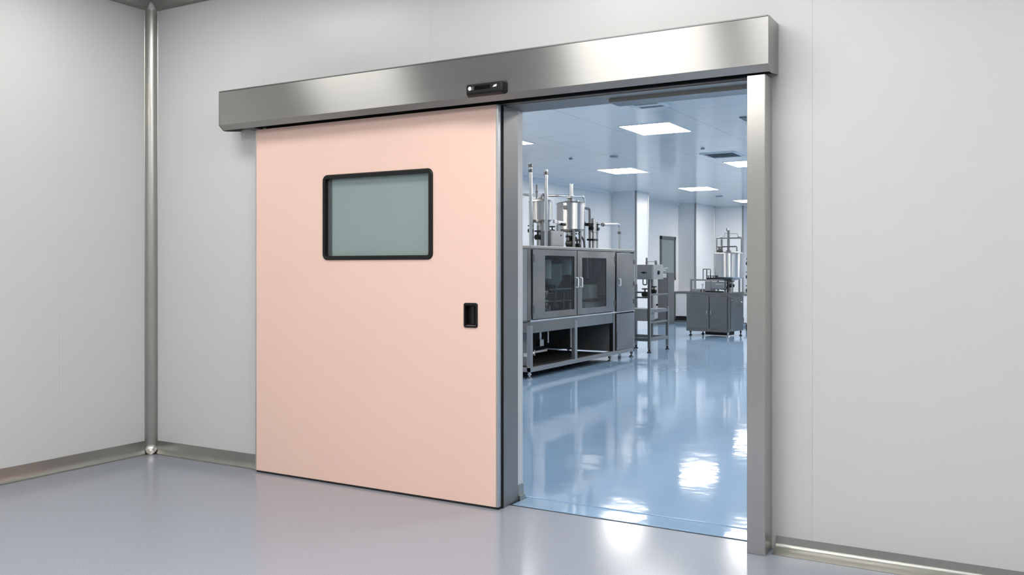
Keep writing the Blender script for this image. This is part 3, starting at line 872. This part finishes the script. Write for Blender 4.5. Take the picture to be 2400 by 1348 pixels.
MR = Matrix.Rotation(R(-10), 4, 'Z')
def on2(x, y, z=Hh):
    p = MR @ Vector((x, y, 0)); return (p.x - 4.715, p.y + 15.9, z)
t3 = thing('mixing_tank', 'steel tank with a pipe tower, standing on the far process cabinet', 'tank', on2(-.155, .30), R(-10))
m = MB().lathe([(.06, .20), (.20, .235), (.26, .265), (.268, .275), (.268, .69), (.274, .692), (.274, .705)], (0, 0, 0), 48)
m.build('vessel', 'tank', t3, angle=25)
MB().lathe([(.27, .705), (.24, .718), (.12, .735), (.05, .74), (.05, .75)], (0, 0, 0), 40).build('lid', 'machine2', t3, angle=25)
for k in range(4):
    an = R(45 + 90 * k)
    MB().cyl((cos(an) * .2, sin(an) * .2, 0), .017, 0, .25, 10).build('leg', 'machine2', t3)
MB().cyl((0, 0, 0), .04, 0, .21, 14).build('outlet', 'darksteel', t3)
valves(t3, 'black', [(-.02, -.16, .08, 1.8), (.12, -.12, .12, 1.6)])
m = MB().cyl((.02, -.05, 0), .022, .74, 1.13, 12).cyl((.02, -.05, 0), .035, .74, .76, 12).pipe([(-.24, 0, .70), (-.24, 0, .99), (.25, 0, .985), (.25, 0, .72)], .011, .02, 8)
m.pipe([(-.16, -.08, .74), (-.16, -.08, .83), (.20, -.08, .83), (.20, -.08, .74)], .012, .02, 8).cyl((-.13, -.02, 0), .018, .74, .97, 10)
m.pipe([(-.08, 0, .98), (-.08, 0, 1.08), (.18, 0, 1.06), (.18, 0, .98)], .004, .02, 6)
m.build('pipe_tower', 'darksteel', t3)
MB().lathe([(.005, -.02), (.03, -.015), (.03, .015), (.005, .02)], (.0, -.05, 1.14), 14, 'x').build('gauge', 'tank', t3)
for gx, gy in ((-.13, -.02), (.22, 0)):
    MB().lathe([(.004, 0), (.03, .01), (.03, .03), (.004, .04)], (gx, gy, .987), 14).build('gauge', 'tank', t3)
valves(t3, 'darksteel', [(-.14, -.10, .76, 1.4), (-.09, -.12, .75, 1.1)])

hs = thing('pump_skid', 'grey pump skid with a tube frame left of the far tank, on the process cabinet', 'pump', on2(-.78, .02), R(-10))
m = MB().box(-.015, .015, 0, .03, 0, .225, .003).box(-.015, .66, 0, .03, .205, .235, .003).box(-.015, .20, 0, .25, 0, .05, .003)
m.build('frame', 'machine2', hs)
MB().box(.26, .38, .05, .25, 0, .2, .012).build('motor_housing', 'machine2', hs)
MB().lathe([(.055, .0), (.055, .03), (.04, .035)], (.43, .06, .11), 20, 'y').box(.38, .66, .04, .12, .05, .19, .015).build('gear_housing', 'machine2', hs)
m = MB().lathe([(.045, -.012), (.045, .0)], (.43, .06, .11), 20, 'y').box(.49, .64, .030, .045, .135, .15, .003); m.build('cover', 'pipe', hs)
m = MB().cyl((.23, .02, 0), .010, .0, .12, 10); m.lathe([(.02, 0), (.02, .03)], (.23, .02, .12), 10).cyl((.23, .02, 0), .014, 0, .025, 10); m.build('drain_valve', 'tank', hs)
MB().box(.30, .64, -.01, .06, 0, .022, .006).build('base_plate', 'black', hs)
valves(hs, 'black', [(.35 + k * .05, .02, .245, 1.0) for k in range(4)])
m = MB().pipe([(.20, .1, .235), (.20, .1, .42), (.35, .1, .42), (.35, .1, .235)], .009, .02, 8).cyl((.275, .1, 0), .011, .235, .42, 8).build('tube_loop', 'darksteel', hs)

rk = thing('valve_rack', 'pale cabinet with a black valve stack behind the far tank, cut by the post', 'machine', (-4.78, 17.8, 0))
MB().box(-.20, .5, 0, .5, .155, .70, .006).build('cabinet', 'white_paint', rk)
MB().box(-.2, .5, -.01, .51, .70, .735, .004).box(-.2, .5, -.005, .5, .125, .155, .003).build('worktop', 'machine2', rk)
MB().box(-.17, .47, .04, .46, 0, .125).build('plinth', 'rubber', rk)
for x, z in ((-.10, 1.55), (-.03, 1.50), (.04, 1.45)): MB().cyl((x, .1, 0), .02, .735, z, 10).build('riser', 'pipe', rk)
MB().box(-.2, .3, .08, .12, 1.40, 1.43, .003).build('cross_bar', 'pipe', rk)
for k in range(5):
    m = valve(MB(), -.12 + .07 * (k % 2), .07, .80 + k * .135, 1.9); m.box(-.13, -.06, .03, .08, .77 + k * .135, .84 + k * .135, .01).build('hand_valve', 'black', rk)

# ------------------------------------------------------------------ bench and dark cabinet at the back
bn = thing('wall_bench', 'low white bench with a steel top along the back wall, left of the process cabinet', 'bench', (-7.2, 20.0, 0))
MB().box(.0, 1.7, .02, .6, .13, .66, .004).build('cabinet', 'white_paint', bn)
MB().box(-.06, 1.72, -.01, .62, .665, .70, .004).build('worktop', 'machine2', bn)
MB().box(-.03, 1.7, .06, .58, 0.02, .13).build('plinth', 'rubber', bn)
MB().box(-.05, 0, .0, .6, .05, .665, .003).build('end_panel', 'dark_paint', bn)
MB().box(0, 1.7, .0, .05, .0, .03, .004).build('kick_rail', 'machine2', bn)
o = MB().box(-.12, .12, -.08, .08, 0, .035, .008).box(-.09, .09, -.06, .06, .03, .075, .01).build('covered_scale', 'white_paint')
o.location = (-6.95, 20.15, .70); tag(o, 'low white covered device on the left end of the wall bench', 'scale')
o = MB().box(-.15, .15, -.1, .1, .05, .07, .004).box(-.13, -.11, -.08, .08, 0, .06).box(.11, .13, -.08, .08, 0, .06).build('steel_tray', 'machine2')
o.location = (-6.60, 20.1, .70); tag(o, 'small grey steel tray stand on the wall bench beside the far cabinet', 'tray')
dc = thing('dark_cabinet', 'narrow dark grey upright cabinet behind the inspection stand', 'cabinet', (-7.09, 18.9, 0))
MB().box(-.12, .12, 0, .4, .03, 1.14, .006).build('body', 'dark_paint', dc)
MB().box(-.10, .10, -.012, .002, .06, 1.11, .004).build('door', 'dark_paint', dc)
MB().box(-.13, .13, -.015, .41, .0, .035, .003).build('plinth', 'machine2', dc)
